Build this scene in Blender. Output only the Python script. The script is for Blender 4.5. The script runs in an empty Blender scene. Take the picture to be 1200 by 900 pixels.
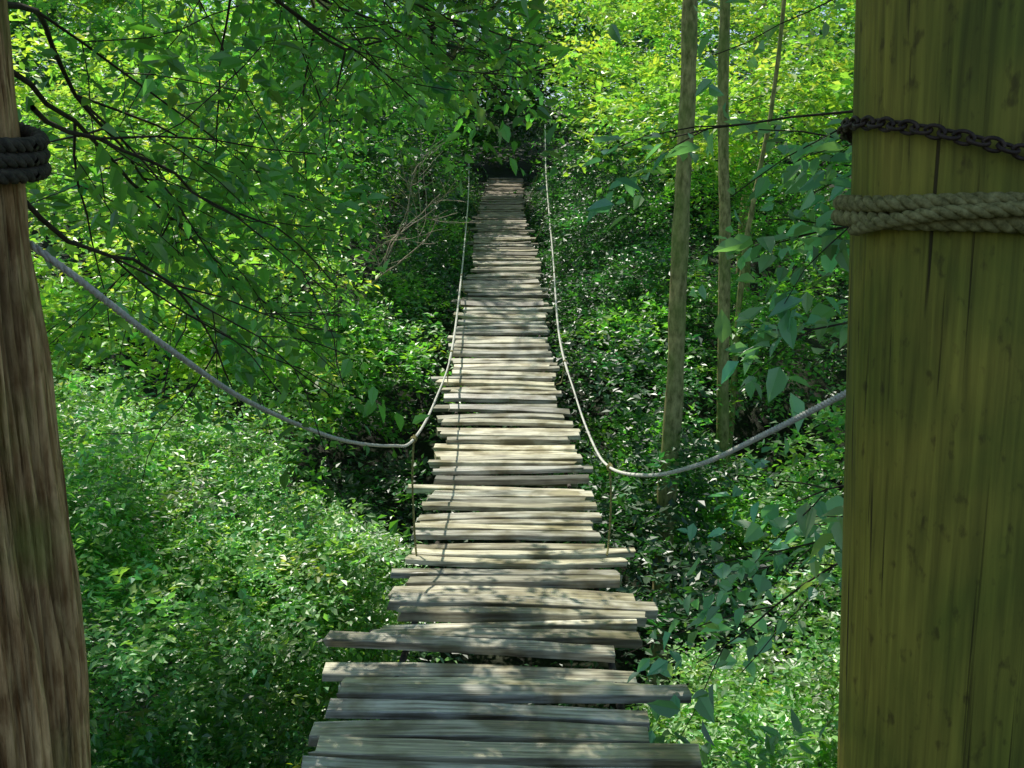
import bpy, math, random
import numpy as np
from mathutils import Vector, noise as mnoise
rng=np.random.default_rng(7); random.seed(7)
scene=bpy.context.scene
scene.view_settings.view_transform='Standard'; scene.view_settings.look='None'; scene.view_settings.exposure=0

# ---------------------------------------------------------------- sun / sky
AZ=math.radians(-25); EL=math.radians(58)
SUN=np.array([math.sin(AZ)*math.cos(EL),math.cos(AZ)*math.cos(EL),math.sin(EL)])
w=bpy.data.worlds.new("World"); scene.world=w; w.use_nodes=True
nt=w.node_tree; bg=nt.nodes["Background"]
sky=nt.nodes.new("ShaderNodeTexSky"); sky.sky_type='NISHITA'; sky.sun_disc=False
sky.sun_elevation=EL; sky.sun_rotation=AZ
nt.links.new(sky.outputs[0],bg.inputs[0]); bg.inputs[1].default_value=0.14
sl=bpy.data.lights.new("sun","SUN"); sl.energy=5; sl.angle=math.radians(.5); sl.color=(1,.96,.84)
so=bpy.data.objects.new("sun",sl); scene.collection.objects.link(so)
so.rotation_euler=Vector(SUN).to_track_quat('Z','Y').to_euler()
# ---------------------------------------------------------------- camera
cam=bpy.data.cameras.new("camera"); co=bpy.data.objects.new("camera",cam); scene.collection.objects.link(co)
cam.lens=34.56; cam.sensor_width=36; cam.clip_end=1000; cam.clip_start=.05
co.location=(0,0,1.75); co.rotation_euler=(math.radians(90-9.85),0,0); scene.camera=co

# ---------------------------------------------------------------- helpers
def empty(name,loc=(0,0,0)):
    e=bpy.data.objects.new(name,None); e.location=(0,0,0); scene.collection.objects.link(e); return e
def mkmesh(name,V,F,mat,parent=None,C=None,smooth=False):
    me=bpy.data.meshes.new(name)
    V=np.asarray(V,dtype=np.float32); me.vertices.add(len(V)); me.vertices.foreach_set("co",V.ravel())
    if not isinstance(F,list): F=[F]
    F=[np.asarray(f,dtype=np.int32) for f in F if len(f)]
    nl=sum(f.size for f in F); npoly=sum(len(f) for f in F)
    me.loops.add(nl); me.polygons.add(npoly)
    me.loops.foreach_set("vertex_index",np.concatenate([f.ravel() for f in F]))
    tot=np.concatenate([np.full(len(f),f.shape[1],dtype=np.int32) for f in F])
    st=np.concatenate([[0],np.cumsum(tot)[:-1]]).astype(np.int32)
    me.polygons.foreach_set("loop_start",st)
    try: me.polygons.foreach_set("loop_total",tot)
    except Exception: pass
    me.polygons.foreach_set("use_smooth",np.full(npoly,smooth))
    me.update(calc_edges=True)
    if C is not None:
        a=me.color_attributes.new("col",'FLOAT_COLOR','POINT')
        C4=np.ones((len(V),4),dtype=np.float32); C4[:,:3]=C; a.data.foreach_set("color",C4.ravel())
    me.materials.append(mat)
    o=bpy.data.objects.new(name,me); scene.collection.objects.link(o)
    if parent: o.parent=parent
    return o
def norm(a): return a/np.maximum(np.linalg.norm(a,axis=-1,keepdims=True),1e-9)
class VN:
    def __init__(s,seed,n=64): s.n=n; s.g=np.random.default_rng(seed).random((n,n))
    def __call__(s,x,y):
        xi=np.floor(x).astype(int); yi=np.floor(y).astype(int); fx=x-xi; fy=y-yi
        fx=fx*fx*(3-2*fx); fy=fy*fy*(3-2*fy); n=s.n; g=s.g
        a=g[xi%n,yi%n]; b=g[(xi+1)%n,yi%n]; c=g[xi%n,(yi+1)%n]; d=g[(xi+1)%n,(yi+1)%n]
        return (a*(1-fx)+b*fx)*(1-fy)+(c*(1-fx)+d*fx)*fy
vn1,vn2,vn3=VN(1),VN(2),VN(3)
class Tubes:
    def __init__(s): s.V=[];s.F=[];s.n=0
    def add(s,pts,rad,k=6):
        pts=np.asarray(pts,float); m=len(pts); rad=np.broadcast_to(np.asarray(rad,float),(m,))
        T=norm(np.gradient(pts,axis=0)); ref=np.array([0,0,1.]) if abs(T[0][2])<.85 else np.array([1.,0,0])
        U=norm(np.cross(T,ref)); W=np.cross(T,U)
        a=np.arange(k)*2*np.pi/k
        ring=pts[:,None]+rad[:,None,None]*(np.cos(a)[None,:,None]*U[:,None]+np.sin(a)[None,:,None]*W[:,None])
        s.V.append(ring.reshape(-1,3))
        i=np.arange(m-1)[:,None]*k; j=np.arange(k)[None]; j2=(j+1)%k
        f=np.stack([i+j,i+j2,i+k+j2,i+k+j],-1).reshape(-1,4)+s.n
        s.F.append(f); s.n+=m*k
    def make(s,name,mat,parent=None):
        return mkmesh(name,np.concatenate(s.V),np.concatenate(s.F),mat,parent,smooth=True)
def spline(P,n=60):
    P=np.asarray(P,float)
    Q=np.vstack([2*P[0]-P[1],P,2*P[-1]-P[-2]]); out=[]
    per=max(2,n//(len(P)-1))
    for i in range(len(P)-1):
        p0,p1,p2,p3=Q[i:i+4]
        for t in np.linspace(0,1,per,endpoint=False):
            out.append(.5*((2*p1)+(-p0+p2)*t+(2*p0-5*p1+4*p2-p3)*t*t+(-p0+3*p1-3*p2+p3)*t**3))
    out.append(P[-1]); return np.array(out)

class Leaves:
    def __init__(s): s.a=[]
    def add(s,P,A,N,L,W,C): s.a.append((P,A,N,L,W,C))
    def make(s,name,mat,parent=None,hi=False):
        P,A,N,L,W,C=[np.concatenate(x) for x in zip(*s.a)]
        A=norm(A); S=norm(np.cross(A,N)); N=np.cross(S,A); L=L[:,None]; W=W[:,None]; n=len(P)
        if hi:
            up=N*W*.22
            v=np.stack([P, P+A*L*.28-S*W*.46+up, P+A*L*.62-S*W*.38+up*.7, P+A*L-N*L*.06,
                        P+A*L*.62+S*W*.38+up*.7, P+A*L*.28+S*W*.46+up],1)
            b=np.arange(n)[:,None]*6
            F=np.concatenate([b+np.array([[0,3,2,1]]),b+np.array([[0,5,4,3]])])
            k=6
        else:
            up=N*W*.2
            v=np.stack([P,P+A*L*.45-S*W*.5+up,P+A*L,P+A*L*.45+S*W*.5+up],1)
            b=np.arange(n)[:,None]*4
            F=np.concatenate([b+np.array([[0,2,1]]),b+np.array([[0,3,2]])]); k=4
        return mkmesh(name,v.reshape(-1,3),F,mat,parent,C=np.repeat(C,k,axis=0))
PAL={'bright':(.34,.6,.12),'mid':(.14,.36,.07),'dark':(.035,.13,.04),'skylit':(.2,.43,.28),'small':(.22,.44,.14),'yel':(.4,.52,.06),'pine':(.03,.1,.045)}  # bright to dark: sunlit and shaded foliage put into leaf colour
def colors(n,pal,var=.3):
    b=np.array(PAL[pal]); k=np.exp(rng.normal(0,var,(n,1))); h=rng.normal(0,.17,(n,1))
    c=b*k; c[:,0:1]*=np.exp(h); c[:,2:3]*=np.exp(-h); return np.clip(c,0,.65)
def sprays(LV,P,D,length,nl,size,pal,jit=.35,droop=.25,aspect=.55,ctint=None):
    m=len(P)
    if m==0: return
    D=norm(D); t=np.linspace(.12,1,nl)[None,:,None]
    ln=(length*rng.uniform(.6,1.3,m))[:,None,None]
    up=np.array([0,0,1.]); side=norm(np.cross(D,up)+1e-4)
    pos=P[:,None]+D[:,None]*ln*t-up*(droop*ln*t*t)
    sg=np.where(np.arange(nl)%2==0,1,-1)[None,:,None]*np.ones((m,1,1)); 
    A=D[:,None]*.55+side[:,None]*sg*(1.15-.9*t**3)+rng.normal(0,jit,(m,nl,3)); A[...,2]-=.25
    Nn=np.cross(side,D); Nn=np.where(Nn[:,2:3]<0,-Nn,Nn)*.6+up*.5
    N=Nn[:,None]+rng.normal(0,jit*1.1,(m,nl,3))
    sv=rng.uniform(.7,1.35,(m,1))
    L=size*sv*rng.uniform(.6,1.25,(m,nl))*(1-.2*t[...,0])
    c=colors(m,pal,.22)
    if ctint is not None: c=c*ctint[:,None]
    C=(c[:,None]*np.exp(rng.normal(0,.16,(m,nl,1)))).reshape(-1,3)
    C=np.clip(C,0,.68)
    pos=pos+rng.normal(0,size*.25,pos.shape)
    LV.add(pos.reshape(-1,3),A.reshape(-1,3),N.reshape(-1,3),L.ravel(),L.ravel()*aspect,C)
def sphere_dirs(n): return norm(rng.normal(0,1,(n,3)))
def bush(LV,c,R,nsub,nspr,size,pal,nl=10,slen=.3,corr=True,subr=.38,filt=None,droop=.25):
    c=np.array(c,float); R=np.array(R,float)
    d=sphere_dirs(nsub); d[:,2]=np.where(d[:,2]<-.3,-d[:,2],d[:,2])
    sc=c+d*R*rng.uniform(.55,1.02,(nsub,1)); rr=R.mean()*subr*rng.uniform(.5,1.25,nsub)
    idx=np.repeat(np.arange(nsub),nspr); n=len(idx)
    e=sphere_dirs(n); e=norm(e+.35*d[idx]+np.array([0,0,.25]))
    rad=rr[idx]*(1-.5*rng.random(n)**2)
    P=sc[idx]+e*rad[:,None]*np.array([1.2,1.2,.7])
    D=e*.9+d[idx]*.4+rng.normal(0,.35,(n,3)); D[:,2]*=.55
    keep=np.ones(n,bool)
    if corr:
        hw=.60+.12*rng.random(n)
        keep&=~((np.abs(P[:,0]+.05)<hw+slen*.5)&(P[:,2]>deckz(P[:,1])-.3)&(P[:,1]<33))
    if filt is not None: keep&=filt(P)
    tint=np.exp(rng.normal(0,.3,nsub))[idx]
    sprays(LV,P[keep],D[keep],slen,nl,size,pal,ctint=tint[keep],droop=droop)
# ---------------------------------------------------------------- profiles
DY=np.array([-1,0.5,2.9,3.6,5.0,6.4,7.6,10.4,13.8,16.6,23.3,33.7,40]); DZ=np.array([.35,.2,.03,.0,-.07,-.13,-.1,.28,.68,1.05,1.75,2.9,3.7])
def deckz(y): return np.interp(y,DY,DZ)
_y=np.linspace(-1,40,400); _k=np.ones(15)/15; _z=np.convolve(np.pad(deckz(_y),7,'edge'),_k,'valid')
def deckz(y): return np.interp(y,_y,_z)
DX=lambda y: np.interp(y,[2,5,7,10,16,23,34],[-.05,.0,-.02,-.11,-.10,-.26,-.2])
GY=np.array([-200,-10,0,1.3,3,5,9,13,18,24,33,36,50,80,160]); GZ=np.array([-1,-.2,-.05,-.35,-1.7,-2.7,-3.3,-2.4,-.5,1.1,2.75,3.1,7,9.5,13])
def gz(x,y):
    b=np.interp(y,GY,GZ)
    r=np.clip((np.abs(x)-1.2)/3,0,1)
    return b+(vn1(x*.35+50,y*.35+50)-.5)*1.2*r+(vn2(x*1.3+50,y*1.3+50)-.5)*.25*r+np.clip(np.abs(x)-6,0,40)*.06

# ---------------------------------------------------------------- materials
def newmat(name):
    m=bpy.data.materials.new(name); m.use_nodes=True; t=m.node_tree; t.nodes.clear()
    o=t.nodes.new("ShaderNodeOutputMaterial"); return m,t,o
def N(t,ty,**k):
    n=t.nodes.new(ty)
    for a,b in k.items(): setattr(n,a,b)
    return n
def leafmat(name,trans=.5,rough=.42,spec=.085):
    m,t,o=newmat(name)
    a=N(t,"ShaderNodeAttribute",attribute_name="col")
    p=N(t,"ShaderNodeBsdfDiffuse"); t.links.new(a.outputs["Color"],p.inputs[0])
    mu=N(t,"ShaderNodeMix",data_type='RGBA',blend_type='MULTIPLY'); mu.inputs[0].default_value=1
    t.links.new(a.outputs["Color"],mu.inputs[6]); mu.inputs[7].default_value=(1.45,1.62,.55,1)
    tr=N(t,"ShaderNodeBsdfTranslucent"); t.links.new(mu.outputs[2],tr.inputs[0])
    mx=N(t,"ShaderNodeMixShader"); mx.inputs[0].default_value=trans
    t.links.new(p.outputs[0],mx.inputs[1]); t.links.new(tr.outputs[0],mx.inputs[2])
    g=N(t,"ShaderNodeBsdfGlossy"); g.inputs["Roughness"].default_value=rough; g.inputs["Color"].default_value=(1,1,1,1)
    m2=N(t,"ShaderNodeMixShader"); m2.inputs[0].default_value=spec
    t.links.new(mx.outputs[0],m2.inputs[1]); t.links.new(g.outputs[0],m2.inputs[2]); t.links.new(m2.outputs[0],o.inputs[0])
    return m
M_leaf=leafmat("leaf_green")
M_pine=leafmat("needle_green",.2,.6,.03)
def noisemat(name,c1,c2,scale=(1,1,1),ns=5,rough=.8,bump=.3,c3=None,detail=8,dist=.0,bd=.02,k3=.6):
    m,t,o=newmat(name)
    tc=N(t,"ShaderNodeTexCoord"); mp=N(t,"ShaderNodeMapping"); mp.inputs[3].default_value=scale
    t.links.new(tc.outputs["Object"],mp.inputs[0])
    n=N(t,"ShaderNodeTexNoise"); n.inputs["Scale"].default_value=ns; n.inputs["Detail"].default_value=detail; n.inputs["Roughness"].default_value=.65; n.inputs["Distortion"].default_value=dist
    t.links.new(mp.outputs[0],n.inputs["Vector"])
    r=N(t,"ShaderNodeValToRGB"); r.color_ramp.elements[0].position=.36; r.color_ramp.elements[1].position=.64
    r.color_ramp.elements[0].color=(*c1,1); r.color_ramp.elements[1].color=(*c2,1)
    t.links.new(n.outputs[0],r.inputs[0]); col=r.outputs[0]
    if c3 is not None:
        n2=N(t,"ShaderNodeTexNoise"); n2.inputs["Scale"].default_value=2.6; n2.inputs["Detail"].default_value=7
        t.links.new(tc.outputs["Object"],n2.inputs["Vector"])
        r2=N(t,"ShaderNodeValToRGB"); r2.color_ramp.elements[0].position=.42; r2.color_ramp.elements[1].position=.66
        t.links.new(n2.outputs[0],r2.inputs[0])
        mm=N(t,"ShaderNodeMath",operation='MULTIPLY'); mm.inputs[1].default_value=k3; t.links.new(r2.outputs[0],mm.inputs[0])
        mx=N(t,"ShaderNodeMix",data_type='RGBA'); t.links.new(mm.outputs[0],mx.inputs[0]); t.links.new(col,mx.inputs[6]); mx.inputs[7].default_value=(*c3,1); col=mx.outputs[2]
    p=N(t,"ShaderNodeBsdfPrincipled"); p.inputs["Roughness"].default_value=rough; p.inputs["Specular IOR Level"].default_value=.3
    t.links.new(col,p.inputs["Base Color"])
    b=N(t,"ShaderNodeBump"); b.inputs["Strength"].default_value=bump; b.inputs["Distance"].default_value=bd
    t.links.new(n.outputs[0],b.inputs["Height"]); t.links.new(b.outputs[0],p.inputs["Normal"]); t.links.new(p.outputs[0],o.inputs[0])
    return m
M_ground=noisemat("forest_soil",(.008,.011,.005),(.022,.026,.010),ns=3,c3=(.02,.045,.01),bump=.8,bd=.1)
M_bark=noisemat("slender_bark",(.15,.15,.05),(.55,.48,.22),(3,3,1.2),8,c3=(.18,.28,.06),bump=.5)
def cedar_mat():
    m,t,o=newmat("cedar_bark")
    tc=N(t,"ShaderNodeTexCoord"); a=N(t,"ShaderNodeAttribute",attribute_name="col")
    def ns(sc,scale,det=8,dist=0):
        mp=N(t,"ShaderNodeMapping"); mp.inputs[3].default_value=sc; t.links.new(tc.outputs["Object"],mp.inputs[0])
        n=N(t,"ShaderNodeTexNoise"); n.inputs["Scale"].default_value=scale; n.inputs["Detail"].default_value=det; n.inputs["Distortion"].default_value=dist
        t.links.new(mp.outputs[0],n.inputs["Vector"]); return n
    f=ns((20,20,1.3),5,8,.15); flk=ns((9,9,3),4,6,.4); mo=ns((1,1,1),4,8)
    r=N(t,"ShaderNodeValToRGB"); e=r.color_ramp.elements; e[0].position=.3; e[1].position=.62; e[0].color=(.34,.17,.06,1); e[1].color=(.9,.62,.3,1)
    t.links.new(f.outputs[0],r.inputs[0])
    r2=N(t,"ShaderNodeValToRGB"); e=r2.color_ramp.elements; e[0].position=.36; e[1].position=.52; e[0].color=(.5,.44,.38,1)
    t.links.new(flk.outputs[0],r2.inputs[0])
    m1=N(t,"ShaderNodeMix",data_type='RGBA',blend_type='MULTIPLY'); m1.inputs[0].default_value=.8; t.links.new(r.outputs[0],m1.inputs[6]); t.links.new(r2.outputs[0],m1.inputs[7])
    m2=N(t,"ShaderNodeMix",data_type='RGBA',blend_type='MULTIPLY'); m2.inputs[0].default_value=1; t.links.new(m1.outputs[2],m2.inputs[6]); t.links.new(a.outputs["Color"],m2.inputs[7])
    r3=N(t,"ShaderNodeValToRGB"); e=r3.color_ramp.elements; e[0].position=.5; e[1].position=.68; e[1].color=(.6,.6,.6,1)
    t.links.new(mo.outputs[0],r3.inputs[0])
    m3=N(t,"ShaderNodeMix",data_type='RGBA'); t.links.new(r3.outputs[0],m3.inputs[0]); t.links.new(m2.outputs[2],m3.inputs[6]); m3.inputs[7].default_value=(.3,.34,.08,1)
    p=N(t,"ShaderNodeBsdfPrincipled"); p.inputs["Roughness"].default_value=.9; p.inputs["Specular IOR Level"].default_value=.2; t.links.new(m3.outputs[2],p.inputs["Base Color"])
    ad=N(t,"ShaderNodeMath",operation='ADD'); t.links.new(f.outputs[0],ad.inputs[0]); t.links.new(flk.outputs[0],ad.inputs[1])
    b=N(t,"ShaderNodeBump"); b.inputs["Strength"].default_value=.8; b.inputs["Distance"].default_value=.02
    t.links.new(ad.outputs[0],b.inputs["Height"]); t.links.new(b.outputs[0],p.inputs["Normal"]); t.links.new(p.outputs[0],o.inputs[0]); return m
M_cedar=cedar_mat()
M_twig=noisemat("twig_bark",(.03,.022,.015),(.09,.07,.045),ns=20)
M_dead=noisemat("dead_twig",(.3,.24,.18),(.5,.42,.33),ns=20)
M_rope=noisemat("hand_rope",(.55,.53,.45),(.88,.86,.8),(1,1,1),90,bump=.8,bd=.004)
M_rope2=noisemat("old_rope",(.14,.13,.04),(.42,.38,.15),(1,1,1),70,bump=.8,bd=.004)
M_rope3=noisemat("dark_rope",(.04,.035,.025),(.12,.1,.07),(1,1,1),70,bump=.8,bd=.004)
M_chain=noisemat("rusty_chain",(.03,.02,.015),(.09,.06,.04),ns=60,rough=.5)
M_cable=noisemat("deck_cable",(.05,.045,.04),(.12,.1,.08),ns=60)

def post_mat():
    m,t,o=newmat("treated_post_wood")
    tc=N(t,"ShaderNodeTexCoord")
    def ns(sc,scale,det=6,dist=0):
        mp=N(t,"ShaderNodeMapping"); mp.inputs[3].default_value=sc; t.links.new(tc.outputs["Object"],mp.inputs[0])
        n=N(t,"ShaderNodeTexNoise"); n.inputs["Scale"].default_value=scale; n.inputs["Detail"].default_value=det; n.inputs["Distortion"].default_value=dist
        t.links.new(mp.outputs[0],n.inputs["Vector"]); return n
    grain=ns((14,14,.5),6,10,.5); big=ns((1.5,1.5,.9),3,6,.5); crack=ns((20,20,.2),3,3,.3); spot=ns((6,6,3),9,4)
    r=N(t,"ShaderNodeValToRGB"); e=r.color_ramp.elements; e[0].position=.25; e[1].position=.75; e[0].color=(.2,.165,.018,1); e[1].color=(.52,.43,.055,1)
    t.links.new(grain.outputs[0],r.inputs[0])
    r2=N(t,"ShaderNodeValToRGB"); e=r2.color_ramp.elements; e[0].position=.35; e[1].position=.65
    t.links.new(big.outputs[0],r2.inputs[0])
    mx=N(t,"ShaderNodeMix",data_type='RGBA'); t.links.new(r2.outputs[0],mx.inputs[0]); t.links.new(r.outputs[0],mx.inputs[6])
    mm=N(t,"ShaderNodeMix",data_type='RGBA',blend_type='MULTIPLY'); mm.inputs[0].default_value=1; t.links.new(r.outputs[0],mm.inputs[6]); mm.inputs[7].default_value=(.48,.64,.5,1)
    t.links.new(mm.outputs[2],mx.inputs[7])
    r3=N(t,"ShaderNodeValToRGB"); e=r3.color_ramp.elements; e[0].position=.3; e[1].position=.35; e[0].color=(.2,.16,.12,1)
    t.links.new(crack.outputs[0],r3.inputs[0])
    r4=N(t,"ShaderNodeValToRGB"); e=r4.color_ramp.elements; e[0].position=.27; e[1].position=.4; e[0].color=(.5,.45,.4,1)
    t.links.new(spot.outputs[0],r4.inputs[0])
    m2=N(t,"ShaderNodeMix",data_type='RGBA',blend_type='MULTIPLY'); m2.inputs[0].default_value=1
    t.links.new(mx.outputs[2],m2.inputs[6]); t.links.new(r3.outputs[0],m2.inputs[7])
    m3=N(t,"ShaderNodeMix",data_type='RGBA',blend_type='MULTIPLY'); m3.inputs[0].default_value=1
    t.links.new(m2.outputs[2],m3.inputs[6]); t.links.new(r4.outputs[0],m3.inputs[7])
    p=N(t,"ShaderNodeBsdfPrincipled"); p.inputs["Roughness"].default_value=.75; t.links.new(m3.outputs[2],p.inputs["Base Color"])
    b=N(t,"ShaderNodeBump"); b.inputs["Strength"].default_value=.7; b.inputs["Distance"].default_value=.008
    ad=N(t,"ShaderNodeMath",operation='ADD'); t.links.new(grain.outputs[0],ad.inputs[0]); t.links.new(r3.outputs[0],ad.inputs[1])
    t.links.new(ad.outputs[0],b.inputs["Height"]); t.links.new(b.outputs[0],p.inputs["Normal"]); t.links.new(p.outputs[0],o.inputs[0])
    return m
M_post=post_mat()
def plank_mat():
    m,t,o=newmat("weathered_planks")
    tc=N(t,"ShaderNodeTexCoord"); a=N(t,"ShaderNodeAttribute",attribute_name="col")
    mp=N(t,"ShaderNodeMapping"); mp.inputs[3].default_value=(1.2,22,22); t.links.new(tc.outputs["Object"],mp.inputs[0])
    n=N(t,"ShaderNodeTexNoise"); n.inputs["Scale"].default_value=3; n.inputs["Detail"].default_value=8; t.links.new(mp.outputs[0],n.inputs["Vector"])
    r=N(t,"ShaderNodeValToRGB"); e=r.color_ramp.elements; e[0].position=.33; e[1].position=.6; e[0].color=(.25,.22,.19,1); e[1].color=(1,1,1,1)
    t.links.new(n.outputs[0],r.inputs[0])
    n2=N(t,"ShaderNodeTexNoise"); n2.inputs["Scale"].default_value=5; n2.inputs["Detail"].default_value=8; t.links.new(tc.outputs["Object"],n2.inputs["Vector"])
    r2=N(t,"ShaderNodeValToRGB"); e=r2.color_ramp.elements; e[0].position=.44; e[1].position=.62; e[0].color=(1,1,1,1); e[1].color=(.42,.38,.26,1)
    t.links.new(n2.outputs[0],r2.inputs[0])
    m1=N(t,"ShaderNodeMix",data_type='RGBA',blend_type='MULTIPLY'); m1.inputs[0].default_value=1; t.links.new(a.outputs["Color"],m1.inputs[6]); t.links.new(r.outputs[0],m1.inputs[7])
    m2=N(t,"ShaderNodeMix",data_type='RGBA',blend_type='MULTIPLY'); m2.inputs[0].default_value=1; t.links.new(m1.outputs[2],m2.inputs[6]); t.links.new(r2.outputs[0],m2.inputs[7])
    p=N(t,"ShaderNodeBsdfPrincipled"); p.inputs["Roughness"].default_value=.4; p.inputs["Specular IOR Level"].default_value=1
    t.links.new(m2.outputs[2],p.inputs["Base Color"])
    b=N(t,"ShaderNodeBump"); b.inputs["Strength"].default_value=.6; b.inputs["Distance"].default_value=.006
    t.links.new(n.outputs[0],b.inputs["Height"]); t.links.new(b.outputs[0],p.inputs["Normal"]); t.links.new(p.outputs[0],o.inputs[0])
    return m
M_plank=plank_mat()

# ---------------------------------------------------------------- ground
u=np.linspace(-1,1,221); gx=np.sinh(u*3.6)/np.sinh(3.6)*190; gy=12+np.sinh(u*3.3)/np.sinh(3.3)*180
X,Y=np.meshgrid(gx,gy,indexing='ij'); Z=gz(X,Y); n=221
V=np.stack([X,Y,Z],-1).reshape(-1,3); i,j=np.meshgrid(np.arange(n-1),np.arange(n-1),indexing='ij'); b=(i*n+j).ravel()
mkmesh("ground",V,np.stack([b,b+n,b+n+1,b+1],-1),M_ground,smooth=True)

# ---------------------------------------------------------------- bridge
bridge=empty("suspension_footbridge")
V=[];F=[];C=[];base=0
y=.9; k=0
while y<34.2:
    sp=np.interp(y,[0,4,7,12,20,34],[.14,.145,.145,.18,.28,.44])
    if rng.random()<.18: sp*=.7
    elif rng.random()<.12: sp*=1.25
    wd=sp*rng.uniform(.64,.88)-.010
    L0=np.interp(y,[2.5,3,4,6,9,34],[1.22,1.18,1.14,1.1,1.07,1.1])
    L=L0+rng.normal(0,.045); off=rng.normal(0,.026)
    if y<6.2: L=L0+np.clip(rng.normal(0,.06),-.09,.05); off=np.clip(rng.normal(-.015,.035),-.07,.02)
    if rng.random()<.16: L+=.08; off+=rng.choice([-.08,.05])
    th=.038*rng.uniform(.75,1.25)
    cx=DX(y)+off; cz=deckz(y)+rng.normal(0,.014)
    slope=math.atan2(float(deckz(y+.1)-deckz(y-.1)),.2)+rng.normal(0,.07)
    yaw=rng.normal(-.012,.03); roll=np.interp(y,[2,6,12],[.022,.012,.0])+rng.normal(0,.015)
    ns=8; xs=np.linspace(-L/2,L/2,ns); xx=xs/L*2
    wob=np.cumsum(rng.normal(0,.0015,ns))+rng.normal(0,.010)*xx**2; ww=rng.normal(0,.0025,(2,ns))
    bv=.004
    prof=np.array([[-wd/2+bv,0],[-wd/2,-bv],[-wd/2,-th],[wd/2,-th],[wd/2,-bv],[wd/2-bv,0]])
    ax=np.array([math.cos(yaw)*math.cos(roll),math.sin(yaw),-math.sin(roll)])
    ay=np.array([-math.sin(yaw),math.cos(slope),math.sin(slope)]); ay/=np.linalg.norm(ay)
    az=np.cross(ax,ay)
    c0=np.array([cx,y,cz])
    pts=[]
    for q in range(ns):
        for pi_,(py,pz) in enumerate(prof):
            e=0 if 0<q<ns-1 else rng.normal(0,.008)
            pts.append(c0+ax*(xs[q]+e)+ay*(py+ww[0 if py<0 else 1,q])+az*(pz+wob[q]))
    V+=pts
    for q in range(ns-1):
        for a in range(6):
            a2=(a+1)%6; F.append([base+q*6+a,base+q*6+a2,base+(q+1)*6+a2,base+(q+1)*6+a])
    for s0 in (0,ns-1):
        r=base+s0*6; F.append([r,r+1,r+2,r+5]); F.append([r+5,r+2,r+3,r+4])
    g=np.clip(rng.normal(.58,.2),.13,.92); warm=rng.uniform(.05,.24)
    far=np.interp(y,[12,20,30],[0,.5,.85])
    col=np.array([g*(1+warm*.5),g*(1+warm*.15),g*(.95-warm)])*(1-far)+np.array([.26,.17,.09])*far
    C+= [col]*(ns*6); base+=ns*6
    y+=sp*rng.uniform(.94,1.06); k+=1
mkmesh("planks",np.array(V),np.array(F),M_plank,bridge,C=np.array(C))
T=Tubes()
for sx in (-.43,.43):
    yy=np.linspace(-.3,34.2,140); T.add(np.stack([DX(yy)+sx,yy,deckz(yy)-.062-np.interp(yy,[2,6],[.01,.005])*np.sign(sx)],-1),.015,8)
T.make("deck_cables",M_cable,bridge)
def twisted(T,P,R,pitch,strands=3,k=6):
    P=np.asarray(P); s=np.r_[0,np.cumsum(np.linalg.norm(np.diff(P,axis=0),axis=1))]
    n=int(s[-1]/pitch*8)+2; ss=np.linspace(0,s[-1],n); Q=np.stack([np.interp(ss,s,P[:,i]) for i in range(3)],-1)
    Tt=norm(np.gradient(Q,axis=0)); ref=np.array([0.,0,1]) if abs(Tt[:,2]).mean()<.85 else np.array([1.,0,0])
    U=norm(np.cross(Tt,ref)); W=np.cross(Tt,U)
    for a0 in range(strands):
        a=ss/pitch*2*np.pi+a0*2*np.pi/strands
        T.add(Q+R*.5*(np.cos(a)[:,None]*U+np.sin(a)[:,None]*W),R*.56,k)
lrope=[(-1.2,1.93,1.74),(-1.02,1.97,1.72),(-.87,1.88,1.66),(-.79,2.25,1.44),(-.755,2.85,1.19),(-.69,3.87,.85),(-.6,4.81,.60),(-.53,5.17,.55),(-.55,6.9,.43),(-.58,9.4,.45),(-.68,13.1,.86),(-.8,17.2,1.46),(-.95,21.9,2.21),(-1.15,27,3.3)]
rrope=[(.70,1.86,1.44),(.64,2.4,1.21),(.6,3.05,.96),(.56,3.95,.68),(.53,5.14,.40),(.52,6.14,.295),(.53,8.0,.25),(.5,10.4,.49),(.6,14.5,1.13),(.7,20.6,2.53),(.85,26,4.0)]
T=Tubes()
for r in (lrope,rrope): 
    S=spline(r,220); twisted(T,S[S[:,1]<9],.0076,.05); twisted(T,S[S[:,1]>=8.8],.0115,.08)
T.make("hand_ropes",M_rope,bridge)
T=Tubes()
for r,sx in ((lrope,-1),(rrope,1)):
    R=spline(r,400)
    for yh,slack in ((5.16,.06),(9.3,.02),(13.5,.02),(18,.02),(23,.02)):
        p=R[np.argmin(abs(R[:,1]-yh))]; q=np.array([DX(yh)+sx*.55,yh-.1,deckz(yh)-.03])
        if p[2]-q[2]<.12: continue
        m1=(p*2+q)/3+np.array([sx*.0,.0,0]); m2=(p+q*2)/3+np.array([-sx*slack*.3,0,-slack])
        P=spline([p,m1,m2,q+np.array([-sx*.04,-.03,.05])],24); twisted(T,P,.006,.04,3,5)
        a=np.linspace(0,2*np.pi*2.3,30)
        T.add(np.stack([p[0]+.013*np.cos(a),p[1]+np.linspace(-.03,.03,30),p[2]+.013*np.sin(a)],-1),.006,6)
T.make("hanger_ropes",M_rope2,bridge)

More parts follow.
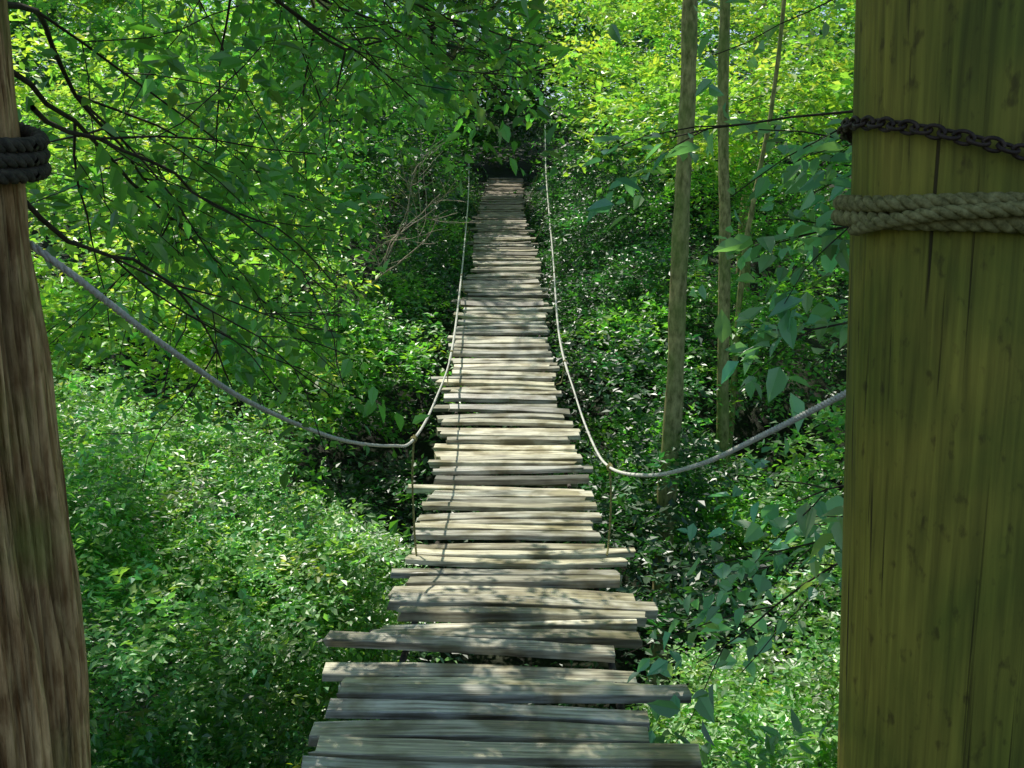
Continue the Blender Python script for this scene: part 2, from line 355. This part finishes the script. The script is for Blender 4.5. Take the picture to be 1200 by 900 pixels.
# ---------------------------------------------------------------- wooden post (right)
post=empty("wooden_post")
na,nz=96,90; zz=np.linspace(-1.2,5.2,nz); aa=np.arange(na)*2*np.pi/na
pc=lambda z: (np.interp(z,[-1,.5,2.2,5],[.885,.835,.772,.70]),1.72)
V=[]
for z in zz:
    cx,cy=pc(z); r=.2-.004*z
    for a in aa:
        rr=r*(1+.012*mnoise.noise(Vector((math.cos(a)*2,math.sin(a)*2,z*.6)))+.01*mnoise.noise(Vector((a*9,0,z*.4))))
        V.append((cx+rr*math.cos(a),cy+rr*math.sin(a),z))
i,j=np.meshgrid(np.arange(nz-1),np.arange(na),indexing='ij'); j2=(j+1)%na
F=np.stack([i*na+j,i*na+j2,(i+1)*na+j2,(i+1)*na+j],-1).reshape(-1,4)
mkmesh("post",np.array(V),F,M_post,post,smooth=True)
T=Tubes()
for dz,dr in ((0,0),(-.031,.002)):
    a=np.linspace(0,2*np.pi,90); cx,cy=pc(1.75); r=.2-.007+.018+dr
    z=1.757+dz+.012*np.cos(a+2.6)+.004*np.sin(3*a)
    if dz: z=z+.008*np.sin(a-1)
    twisted(T,np.stack([cx+r*np.cos(a),cy+r*np.sin(a),z],-1),.0145,.07)
a=np.linspace(3.3,5.3,40); cx,cy=pc(1.75); z=np.interp(a,[3.3,4.1,5.3],[1.722,1.75,1.768]); r=.211+.026*np.sin((a-3.3)/2*np.pi)
twisted(T,np.stack([cx+r*np.cos(a),cy+r*np.sin(a),z],-1),.012,.065)
cx,cy=pc(1.5); P=spline([(cx-.12,cy+.19,1.44),(cx-.05,cy+.225,1.5),(cx+.05,cy+.225,1.62),(cx+.1,cy+.2,1.72)],30); twisted(T,P,.012,.07)
T.make("rope_wrap",M_rope2,post)
T=Tubes(); nlk=64; cx,cy=pc(1.85)
for q in range(nlk):
    a=q*2*np.pi/nlk; z=1.84+.06*math.cos(a-3.05); r=.2+.012
    c=np.array([cx+r*math.cos(a),cy+r*math.sin(a),z]); tg=np.array([-math.sin(a),math.cos(a),-.29*math.sin(a-3.05)]); tg/=np.linalg.norm(tg)
    ra=np.array([math.cos(a),math.sin(a),0]); up=np.cross(tg,ra); s=up if q%2 else (ra*.8+up*.6)
    s=s/np.linalg.norm(s); b=np.linspace(0,2*np.pi,15)
    P=c+np.outer(np.cos(b)*.0155,tg)+np.outer(np.sin(b)*.0095,s); T.add(P,.0034,6)
T.make("chain",M_chain,post)

# ---------------------------------------------------------------- branch generator
PRUNE=None
def grow(T,p,d,L,r,lev,tips,wob=.16,nch=6,spread=.9,grav=0.0,k=5,minr=.0018):
    n=max(5,int(L/.12)); n=min(n,16); P=[np.array(p,float)]; D=np.array(d,float); D/=np.linalg.norm(D); dirs=[D]
    for i in range(n):
        D=D+rng.normal(0,wob,3)*.6+np.array([0,0,grav]); D/=np.linalg.norm(D)
        q=P[-1]+D*L/n
        if PRUNE and PRUNE(q): break
        P.append(q); dirs.append(D)
    if len(P)<4: return
    n=len(P)-1
    P=np.array(P); rad=np.maximum(r*np.linspace(1,.35,len(P)),minr); T.add(P,rad,k)
    if lev==0: tips.append((P,dirs)); return
    for c in range(nch):
        t=rng.uniform(.2,1) ; i=min(int(t*n),n); s=norm(np.cross(dirs[i],rng.normal(0,1,3)))
        s[2]*=.5
        nd=dirs[i]*.7+s*spread
        grow(T,P[i],nd,L*rng.uniform(.35,.6),max(r*.5,minr),lev-1,tips,wob,max(2,nch-1),spread,grav,max(3,k-1),minr)
    tips.append((P[-3:],dirs[-3:]))
def leaf_tips(LV,tips,size,pal,per=1.0,aspect=.52,droop=.25,slen=None,nl=6):
    for P,D in tips:
        n=len(P); m=max(1,int(round(n*per))); idx=rng.integers(0,n,m)
        d=np.array(D)[idx]+rng.normal(0,.55,(m,3)); sprays(LV,P[idx],d,slen or size*2.6,nl,size,pal,jit=.45,droop=droop,aspect=aspect)

# ---------------------------------------------------------------- left cedar tree
cedar=empty("cedar_tree")
na,nz=300,340; zz=np.linspace(-1.6,5.0,nz); aa=np.arange(na)*2*np.pi/na; V=np.empty((nz,na,3)); CC=np.empty((nz,na,3))
for q,z in enumerate(zz):
    r0=np.interp(z,[-1.6,-.6,.3,1.5,3,6.5],[.285,.222,.20,.193,.18,.14]); cx=-1.035+.01*math.sin(z*2.1)-.01*z; cy=1.74
    for s,a in enumerate(aa):
        tw=a+.06*z+.05*math.sin(z*1.7)
        ridge=abs(mnoise.noise(Vector((math.cos(tw)*6,math.sin(tw)*6,z*1.0))))
        r1_=abs(mnoise.noise(Vector((math.cos(tw)*13,math.sin(tw)*13,z*1.9+9))))
        fine=mnoise.noise(Vector((math.cos(tw)*30,math.sin(tw)*30,z*5+3)))
        lump=mnoise.noise(Vector((math.cos(a)*1.2,math.sin(a)*1.2,z*1.6)))
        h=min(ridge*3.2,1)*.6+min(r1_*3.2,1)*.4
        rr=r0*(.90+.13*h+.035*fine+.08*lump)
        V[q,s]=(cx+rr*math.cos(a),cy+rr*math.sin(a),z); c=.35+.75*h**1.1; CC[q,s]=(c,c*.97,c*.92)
i,j=np.meshgrid(np.arange(nz-1),np.arange(na),indexing='ij'); j2=(j+1)%na
F=np.stack([i*na+j,i*na+j2,(i+1)*na+j2,(i+1)*na+j],-1).reshape(-1,4)
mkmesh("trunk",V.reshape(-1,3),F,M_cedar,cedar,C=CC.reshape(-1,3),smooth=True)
T=Tubes()
for z0 in (1.86,1.885,1.91):
    a=np.linspace(0,2*np.pi,80); r=.212
    twisted(T,np.stack([-1.045+r*np.cos(a),1.74+r*np.sin(a),z0+.05*np.cos(a+.5)*-1],-1),.014,.07)
T.make("rope_wrap",M_rope3,cedar)
PRUNE=lambda q: (q[0]>.06*q[1]-.05) or (q[0]>-.16*q[1] and q[2]<1.75+.10*q[1])
T=Tubes(); tips=[]
for p,d,L in [((-.95,1.9,2.3),(.3,1,.12),2.4),((-1.0,1.95,2.15),(-.1,1,.04),2.0),((-.9,1.85,2.5),(.5,1,.05),2.6),((-1.0,1.95,2.5),(.1,1,.1),2.8),
              ((-1.1,1.95,2.1),(-.25,1,.05),2.2),((-.9,1.9,2.7),(.3,1,.0),3.4),((-.95,1.9,2.9),(.42,1,.02),4.0),((-1.1,1.95,2.75),(-.2,1,0),3.2),((-1.0,1.9,3.0),(.2,1,0),4.2)]:
    grow(T,p,d,L,.008,2,tips,.17,6,.8,-.012)
T.make("branches",M_twig,cedar)
LV=Leaves(); leaf_tips(LV,tips,.066,'mid',.85,droop=.5)
LV.make("foliage",M_leaf,cedar,hi=True)
T=Tubes(); tips=[]
for p,d,L in [((-.92,1.95,1.95),(.05,1,-.15),1.8),((-.95,1.9,1.8),(-.05,1,-.35),1.6)]:
    grow(T,p,d,L,.006,2,tips,.2,4,.8,-.03)
T.make("bare_twigs",M_twig,cedar)
LV=Leaves(); leaf_tips(LV,tips[::2],.055,'mid',.4,droop=.4); LV.make("lower_leaves",M_leaf,cedar,hi=True)
PRUNE=None

# ---------------------------------------------------------------- canopy gaps (crown leaves culled to shape sun patches and shade below)
def lit_bias(x,y):
    g=lambda cx,cy,sx,sy:np.exp(-((x-cx)/sx)**2-((y-cy)/sy)**2)
    return .75*g(0,6.6,1.4,1.5)+.85*g(0,11.0,1.4,2.2)+1.1*g(-3.0,9.5,2.4,2.8)+1.1*g(-1.4,5.7,.9,.9)-.7*g(-2.6,4.0,1.2,1.1)+.9*g(3.2,13,2.4,4)+1.0*g(2.3,5.0,1,.9)+1.0*g(2.5,20,3,5)+1.0*g(-4,15.5,2.7,3)-.6*g(0,0,2.2,2.0)-.6*g(0,19,1.6,3.5)-.4*g(0,28,2.5,6)+.5*g(0,4,1,.8)-.3*g(2.2,8,1.2,2)
def canopy_keep(P):
    q=P-SUN*((P[:,2:3]-.4)/SUN[2]); x,y=q[:,0],q[:,1]
    nz_=.36*vn2(x*.45+11,y*.45+11)+.34*vn1(x*1.2+20,y*1.2+20)+.3*vn3(x*3+9,y*3+9)
    return nz_>.42+.36*lit_bias(x,y)

# ---------------------------------------------------------------- trees
def tree(name,path,r0,r1,crown,mat=M_bark,pal='mid',nspr=900,size=.15,limb0=4.0,hi=False,filt=canopy_keep):
    e=empty(name); T=Tubes(); P=spline(path,60); P[:,:2]+=np.cumsum(rng.normal(0,.004,(len(P),2)),axis=0); T.add(P,np.linspace(r0,r1,len(P))*(1+.06*rng.normal(0,1,len(P))),14)
    tips=[]
    (cx,cy,cz),(rx,ry,rz)=crown
    for q in range(8):
        z=rng.uniform(limb0,P[-1][2]-.2); i=np.argmin(abs(P[:,2]-z)); a=rng.uniform(0,2*np.pi)
        tgt=np.array([cx+rx*.8*math.cos(a),cy+ry*.8*math.sin(a),cz+rng.uniform(-.3,.6)*rz]); d=tgt-P[i]
        grow(T,P[i],d,np.linalg.norm(d)*.9,r1*.8,1,tips,.1,5,.7,.0,5,.004)
    T.make("trunk_and_limbs",mat,e)
    LV=Leaves()
    n=nspr; d=sphere_dirs(n); Pp=np.array([cx,cy,cz])+d*np.array([rx,ry,rz])*(rng.random((n,1))**.38)
    cl=vn2(Pp[:,0]*.8+30,Pp[:,1]*.8+30+Pp[:,2]*.6); keep=cl>.3
    if filt is not None: keep&=filt(Pp)
    Pp=Pp[keep]; D=rng.normal(0,1,(len(Pp),3)); D[:,2]*=.3
    sprays(LV,Pp,D,size*3.2,9,size,pal,jit=.4)
    LV.make("crown",M_leaf,e,hi=hi)
tree("slender_tree",[(1.40,9,-3.4),(1.43,9,-1.5),(1.51,9,1.2),(1.54,9,3.6),(1.5,9,6),(1.6,9.1,9.5)],.10,.045,((1.2,9.3,8.6),(4.2,4.2,2.3)),nspr=2400)
tree("slender_tree",[(2.46,11,-3.2),(2.42,11,-1.8),(2.36,11,1),(2.26,11,4),(2.4,11,7),(2.5,11,10)],.08,.04,((3.2,13,9.3),(4.2,4.2,2.3)),nspr=2000)
tree("slender_tree",[(2.7,12.2,-3),(2.72,12,-1),(2.8,12,1.2),(3.1,12,3.5),(3.3,12,8)],.045,.02,((4.5,11,7.6),(2.6,2.6,1.8)),nspr=700)
tree("slender_tree",[(3.6,10,-3),(3.7,10,1),(3.75,10,4),(3.8,10,9)],.06,.03,((5.2,7.5,8.2),(3.5,3.5,2)),nspr=1100)
tree("maple_tree",[(-5.6,10,-3),(-5.5,10,1),(-5.4,10,4),(-5,10,9)],.16,.06,((-4.2,8,8.5),(4.5,5,2.4)),nspr=2300,pal='mid')
tree("maple_tree",[(-3.6,19,-1),(-3.5,19,3),(-3.4,19,6),(-3.0,19,11)],.15,.06,((-2.5,18,9.6),(5,5,2.6)),nspr=2300,pal='mid')
tree("maple_tree",[(4.4,19,-1),(4.5,19,3),(4.6,19,6),(4.8,19,11)],.15,.06,((3.8,19,10),(5,5,2.8)),nspr=1600,pal='bright')
tree("maple_tree",[(-2.6,3.5,-2.2),(-2.9,3.4,1),(-3.0,3.4,5),(-2.4,3.6,8)],.11,.05,((-1.6,3.6,7.4),(3.8,3.6,1.8)),nspr=2300,pal='mid')
tree("maple_tree",[(3.0,2.5,-1.6),(3.1,2.5,2),(3.2,2.7,5),(2.8,3.0,8)],.11,.05,((1.9,3.4,7.6),(3.6,3.6,1.8)),nspr=1900,pal='mid')
tree("far_shade_oak",[(-2.8,27.5,1.5),(-2.8,27.5,6),(-2.6,27.6,11)],.22,.1,((-2.6,28.5,11.2),(5,6,2.6)),nspr=2400,pal='dark',size=.2)  # crown above the view, added to shade the far deck

# ---------------------------------------------------------------- shrubs
def shrub(name,blobs,size,pal,nsub=26,nspr=26,nl=10,slen=.3,hi=False,**k):
    LV=Leaves()
    for b in blobs:
        c,R=b[0],b[1]; p=b[2] if len(b)>2 else pal; bush(LV,c,R,nsub,nspr,size,p,nl,slen,**k)
    return LV.make(name,M_leaf,None,hi=hi)
shrub("honeysuckle_shrub",[((-2.0,4.9,-.55),(.85,.9,.9)),((-1.35,5.3,-.75),(.6,.8,.75)),((-2.9,5.0,-.3),(.9,.9,.95),'mid'),((-1.45,4.3,-1.35),(.55,.7,.6)),((-2.2,3.9,-1.25),(.7,.7,.75),'mid'),((-1.1,5.9,-1.0),(.45,.7,.6)),((-3.4,6.2,-.1),(1,1,.9)),((-2.4,6.1,-.3),(.9,.8,.8))],.05,'small',nsub=40,nspr=36,nl=11,slen=.22,subr=.34)
shrub("spicebush_shrub",[((-3.2,8.8,.3),(1.2,1.1,1.2)),((-2.5,9.6,-.2),(.8,.9,1.0)),((-4.2,9.6,1.0),(1.3,1.2,1.4)),((-2.9,10.6,1.1),(1.0,1.0,1.2)),((-4.6,8,.2),(1.3,1,1.3)),((-2.4,8.0,-1.2),(.8,.8,.9),'mid'),((-3.8,7.6,-.9),(1.1,.9,.9),'mid'),((-2.2,11.5,-.4),(.7,.9,1.2),'mid')],.1,'bright',nsub=28,nspr=20,nl=9,slen=.36,subr=.3)
shrub("spicebush_shrub",[((-4.8,13.5,2.2),(1.8,1.4,1.8)),((-3.0,14,1.6),(1.1,1.2,1.4),'mid'),((-6.5,12,2.2),(1.7,1.5,2)),((-2.2,15.5,2.2),(.9,1.2,1.5),'dark'),((-2.0,18.5,2.8),(1.0,1.5,1.6),'mid'),((-3.8,16.5,3.4),(1.5,1.5,1.7),'mid'),((-1.9,22,3.3),(1.0,1.8,1.6),'dark'),((-2.6,13,-.6),(1,1,1),'dark')],.12,'bright',nsub=28,nspr=20,nl=9,slen=.4,subr=.32)
shrub("undergrowth_shrub",[((1.75,4.6,-1.25),(.65,.8,.75)),((2.3,4.4,-.95),(.7,.8,.8)),((1.5,5.6,-1.7),(.55,.8,.7)),((2.8,5.6,-.9),(.9,.9,.9)),((1.3,3.8,-1.6),(.4,.6,.6))],.058,'small',nsub=34,nspr=30,nl=10,slen=.22)
shrub("undergrowth_shrub",[((2.7,10,-1.9),(.9,.9,.8)),((3.6,8.6,-1.2),(1.1,1.0,1.2)),((1.7,11.5,-1.6),(.7,1,1)),((2.9,13,-.3),(1.2,1.2,1.4)),((4.3,12,.2),(1.3,1.2,1.5)),((1.9,14,-.1),(.8,1.2,1.2),'dark'),((1.8,17,1.1),(.8,1.5,1.2),'dark'),((3.4,16,1.2),(1.3,1.3,1.5)),((5.5,14.5,1.6),(1.5,1.3,1.7)),((1.75,20.5,2.0),(.9,1.6,1.2),'dark')],.1,'mid',nsub=28,nspr=20,nl=9,slen=.35,subr=.33)
shrub("maple_sapling",[((2.2,15,2.6),(1.2,1.2,1.1)),((3.6,14,2.9),(1.2,1.2,1.2)),((1.9,18.5,3.6),(1.1,1.3,1.2)),((3.2,18,4.4),(1.5,1.3,1.5)),((5.2,16.5,4),(1.7,1.5,1.8)),((4.6,12.5,2.6),(1.1,1,1.2)),((2.2,22,5.2),(1.5,1.3,1.5)),((4.4,22,6.2),(2,1.5,1.8))],.14,'bright',nsub=24,nspr=13,nl=8,slen=.45,subr=.28)
blobs=[]
for yy in np.arange(6.5,34,1.5):
    for s in (-1,1):
        blobs.append(((s*rng.uniform(1.2,1.5)-.1,yy+rng.uniform(-.4,.4),float(deckz(yy))-rng.uniform(.55,.95)-(.7 if yy<11 else 0)),(.7,.9,.6),rng.choice(['dark','dark','mid'])))
shrub("fern_bank",blobs,.1,'dark',nsub=14,nspr=15,nl=9,slen=.34,subr=.5)
# far wooded hillside
blobs=[]
for q in range(60):
    x=rng.uniform(-18,18); y=rng.uniform(24,38); r=rng.uniform(1.6,2.6)
    if abs(x+.2)<r*.9+.6 and y<36: continue
    z=gz(np.array([x]),np.array([y]))[0]+rng.choice([.8,2.5,4.5,6.5]); blobs.append(((x,y,z),(r,r,r),rng.choice(['mid','dark','dark','bright'])))
blobs+=[((-.3,36.5,4.6),(1.8,1.2,1.6),'dark'),((-1.8,36,6.2),(1.8,1.4,1.6),'dark'),((1.2,37,6.6),(1.8,1.4,1.6),'dark')]
for row,(y0,zs) in enumerate([(39,(1,3.6)),(45,(1.2,3.6,5.6))]):
    for x0 in np.arange(-22,22.1,3.0):
        for z0 in zs:
            if z0>5 and rng.random()<.6: continue
            x=x0+rng.uniform(-1.2,1.2); y=y0+rng.uniform(-2,2); r=rng.uniform(1.9,2.7)
            blobs.append(((x,y,gz(np.array([x]),np.array([y]))[0]+z0+rng.uniform(-.8,.8)),(r,r,r),rng.choice(['mid','dark','mid','bright'])))
shrub("background_forest",blobs,.27,'mid',nsub=18,nspr=11,nl=7,slen=.85,subr=.42)
blobs=[]
for q in range(42):
    s=rng.choice([-1,1]); x=s*rng.uniform(6,13); y=rng.uniform(7,26); r=rng.uniform(1.1,1.9)
    z=gz(np.array([x]),np.array([y]))[0]+rng.uniform(.4,5.5); blobs.append(((x,y,z),(r,r,r),rng.choice(['mid','dark','bright'])))
shrub("hillside_thicket",blobs,.16,'mid',nsub=22,nspr=13,nl=8,slen=.45)
LV=Leaves(); n=9000; x=rng.uniform(-9,9,n); y=2+rng.random(n)**.8*30; keep=(np.abs(x)>.75)|(y<30); x,y=x[keep],y[keep]
P=np.stack([x,y,gz(x,y)+rng.uniform(.02,.5,len(x))],-1); D=rng.normal(0,1,(len(x),3)); D[:,2]=rng.uniform(0,.8,len(x))
ok=P[:,2]<deckz(P[:,1])-.15; ok|=np.abs(P[:,0])>1; P,D=P[ok],D[ok]
sprays(LV,P,D,.36,9,.115,'dark',jit=.4); LV.make("ground_cover",M_leaf)

# ---------------------------------------------------------------- near right sapling (big leaves, bluish skylight painted into their colour)
sap=empty("dogwood_sapling"); T=Tubes(); tips=[]
S=spline([(1.75,3.1,-1.9),(1.6,3.05,-.5),(1.45,3.0,.8),(1.35,2.95,2.0),(1.3,2.9,3.2)],40)
T.add(S,np.linspace(.022,.008,len(S)),7)
for p,d,L in [((1.38,3,1.8),(-.9,.1,-.12),.6),((1.4,3,1.5),(-.8,.0,-.25),.6),((1.45,3,1.05),(-.7,.1,-.25),.6),((1.5,3,.9),(-.9,.1,-.3),.8),((1.5,3,.85),(-.95,.1,-.42),1.15),((1.35,3,2.1),(-.8,.3,-.05),.9),((1.33,3,2.4),(-.8,.1,.1),1.0),((1.4,3,1.9),(-.5,.4,.1),.7)]:
    grow(T,p,d,L,.006,1,tips,.14,4,.6,-.02)
T.make("stems",M_twig,sap)
LV=Leaves(); leaf_tips(LV,tips,.095,'skylit',.5,droop=.6,aspect=.55,slen=.2,nl=5); LV.make("leaves",M_leaf,sap,hi=True)
LV=Leaves()
for (cx,cy,cz,pal,s,m) in [(.78,2.95,-.35,'mid',.07,26),(-.85,3.0,-.5,'yel',.05,60),(-1.0,3.5,-.8,'yel',.05,60),(.9,3.5,-.5,'small',.06,40)]:
    P=np.array([cx,cy,cz])+rng.normal(0,1,(m,3))*np.array([.1,.18,.12]); D=rng.normal(0,.5,(m,3))+np.array([0,0,1.0]); sprays(LV,P,D,.28,7,s,pal,jit=.5,droop=.3,aspect=.4)
LV.make("deck_edge_weeds",M_leaf,hi=True)
T=Tubes(); tips=[]
for p,d,L in [((-2.0,13,.5),(.3,-.2,1),1.9),((-1.9,12.6,.7),(.5,-.2,.8),1.5),((-2.3,12.5,.6),(.5,-.3,.9),1.9)]:
    grow(T,p,d,L,.013,2,tips,.2,5,.8,0,4,.003)
T.make("dead_branch",M_dead)
pine=empty("hemlock_tree"); T=Tubes(); S=spline([(-2.4,28,1),(-2.3,28,6),(-2.2,28,14)],30); T.add(S,np.linspace(.25,.08,len(S)),10); LV=Leaves()
for q in range(26):
    z=rng.uniform(4.6,9.5); a=rng.uniform(-1.2,.7); L=rng.uniform(2,3.6)*(1.2-(z-4)/9)
    d=np.array([math.cos(a),math.sin(a),0]); s=np.linspace(0,1,14)[:,None]; P=np.array([-2.3,28,z])+d*L*s+np.array([0,0,1])*(-.9*s**2*L*.35)
    T.add(P,np.linspace(.035,.006,14),4)
    for sgn in (-1,1):
        sd=np.cross(d,[0,0,1])*sgn; B=np.repeat(P,5,0)+rng.normal(0,.05,(70,3)); sprays(LV,B,np.tile(sd*.8+d*.6,(70,1))+rng.normal(0,.2,(70,3))+np.array([0,0,-.25]),.55,16,.09,'pine',jit=.2,droop=.5,aspect=.18)
T.make("trunk_and_boughs",M_twig,pine); LV.make("needles",M_pine,pine)
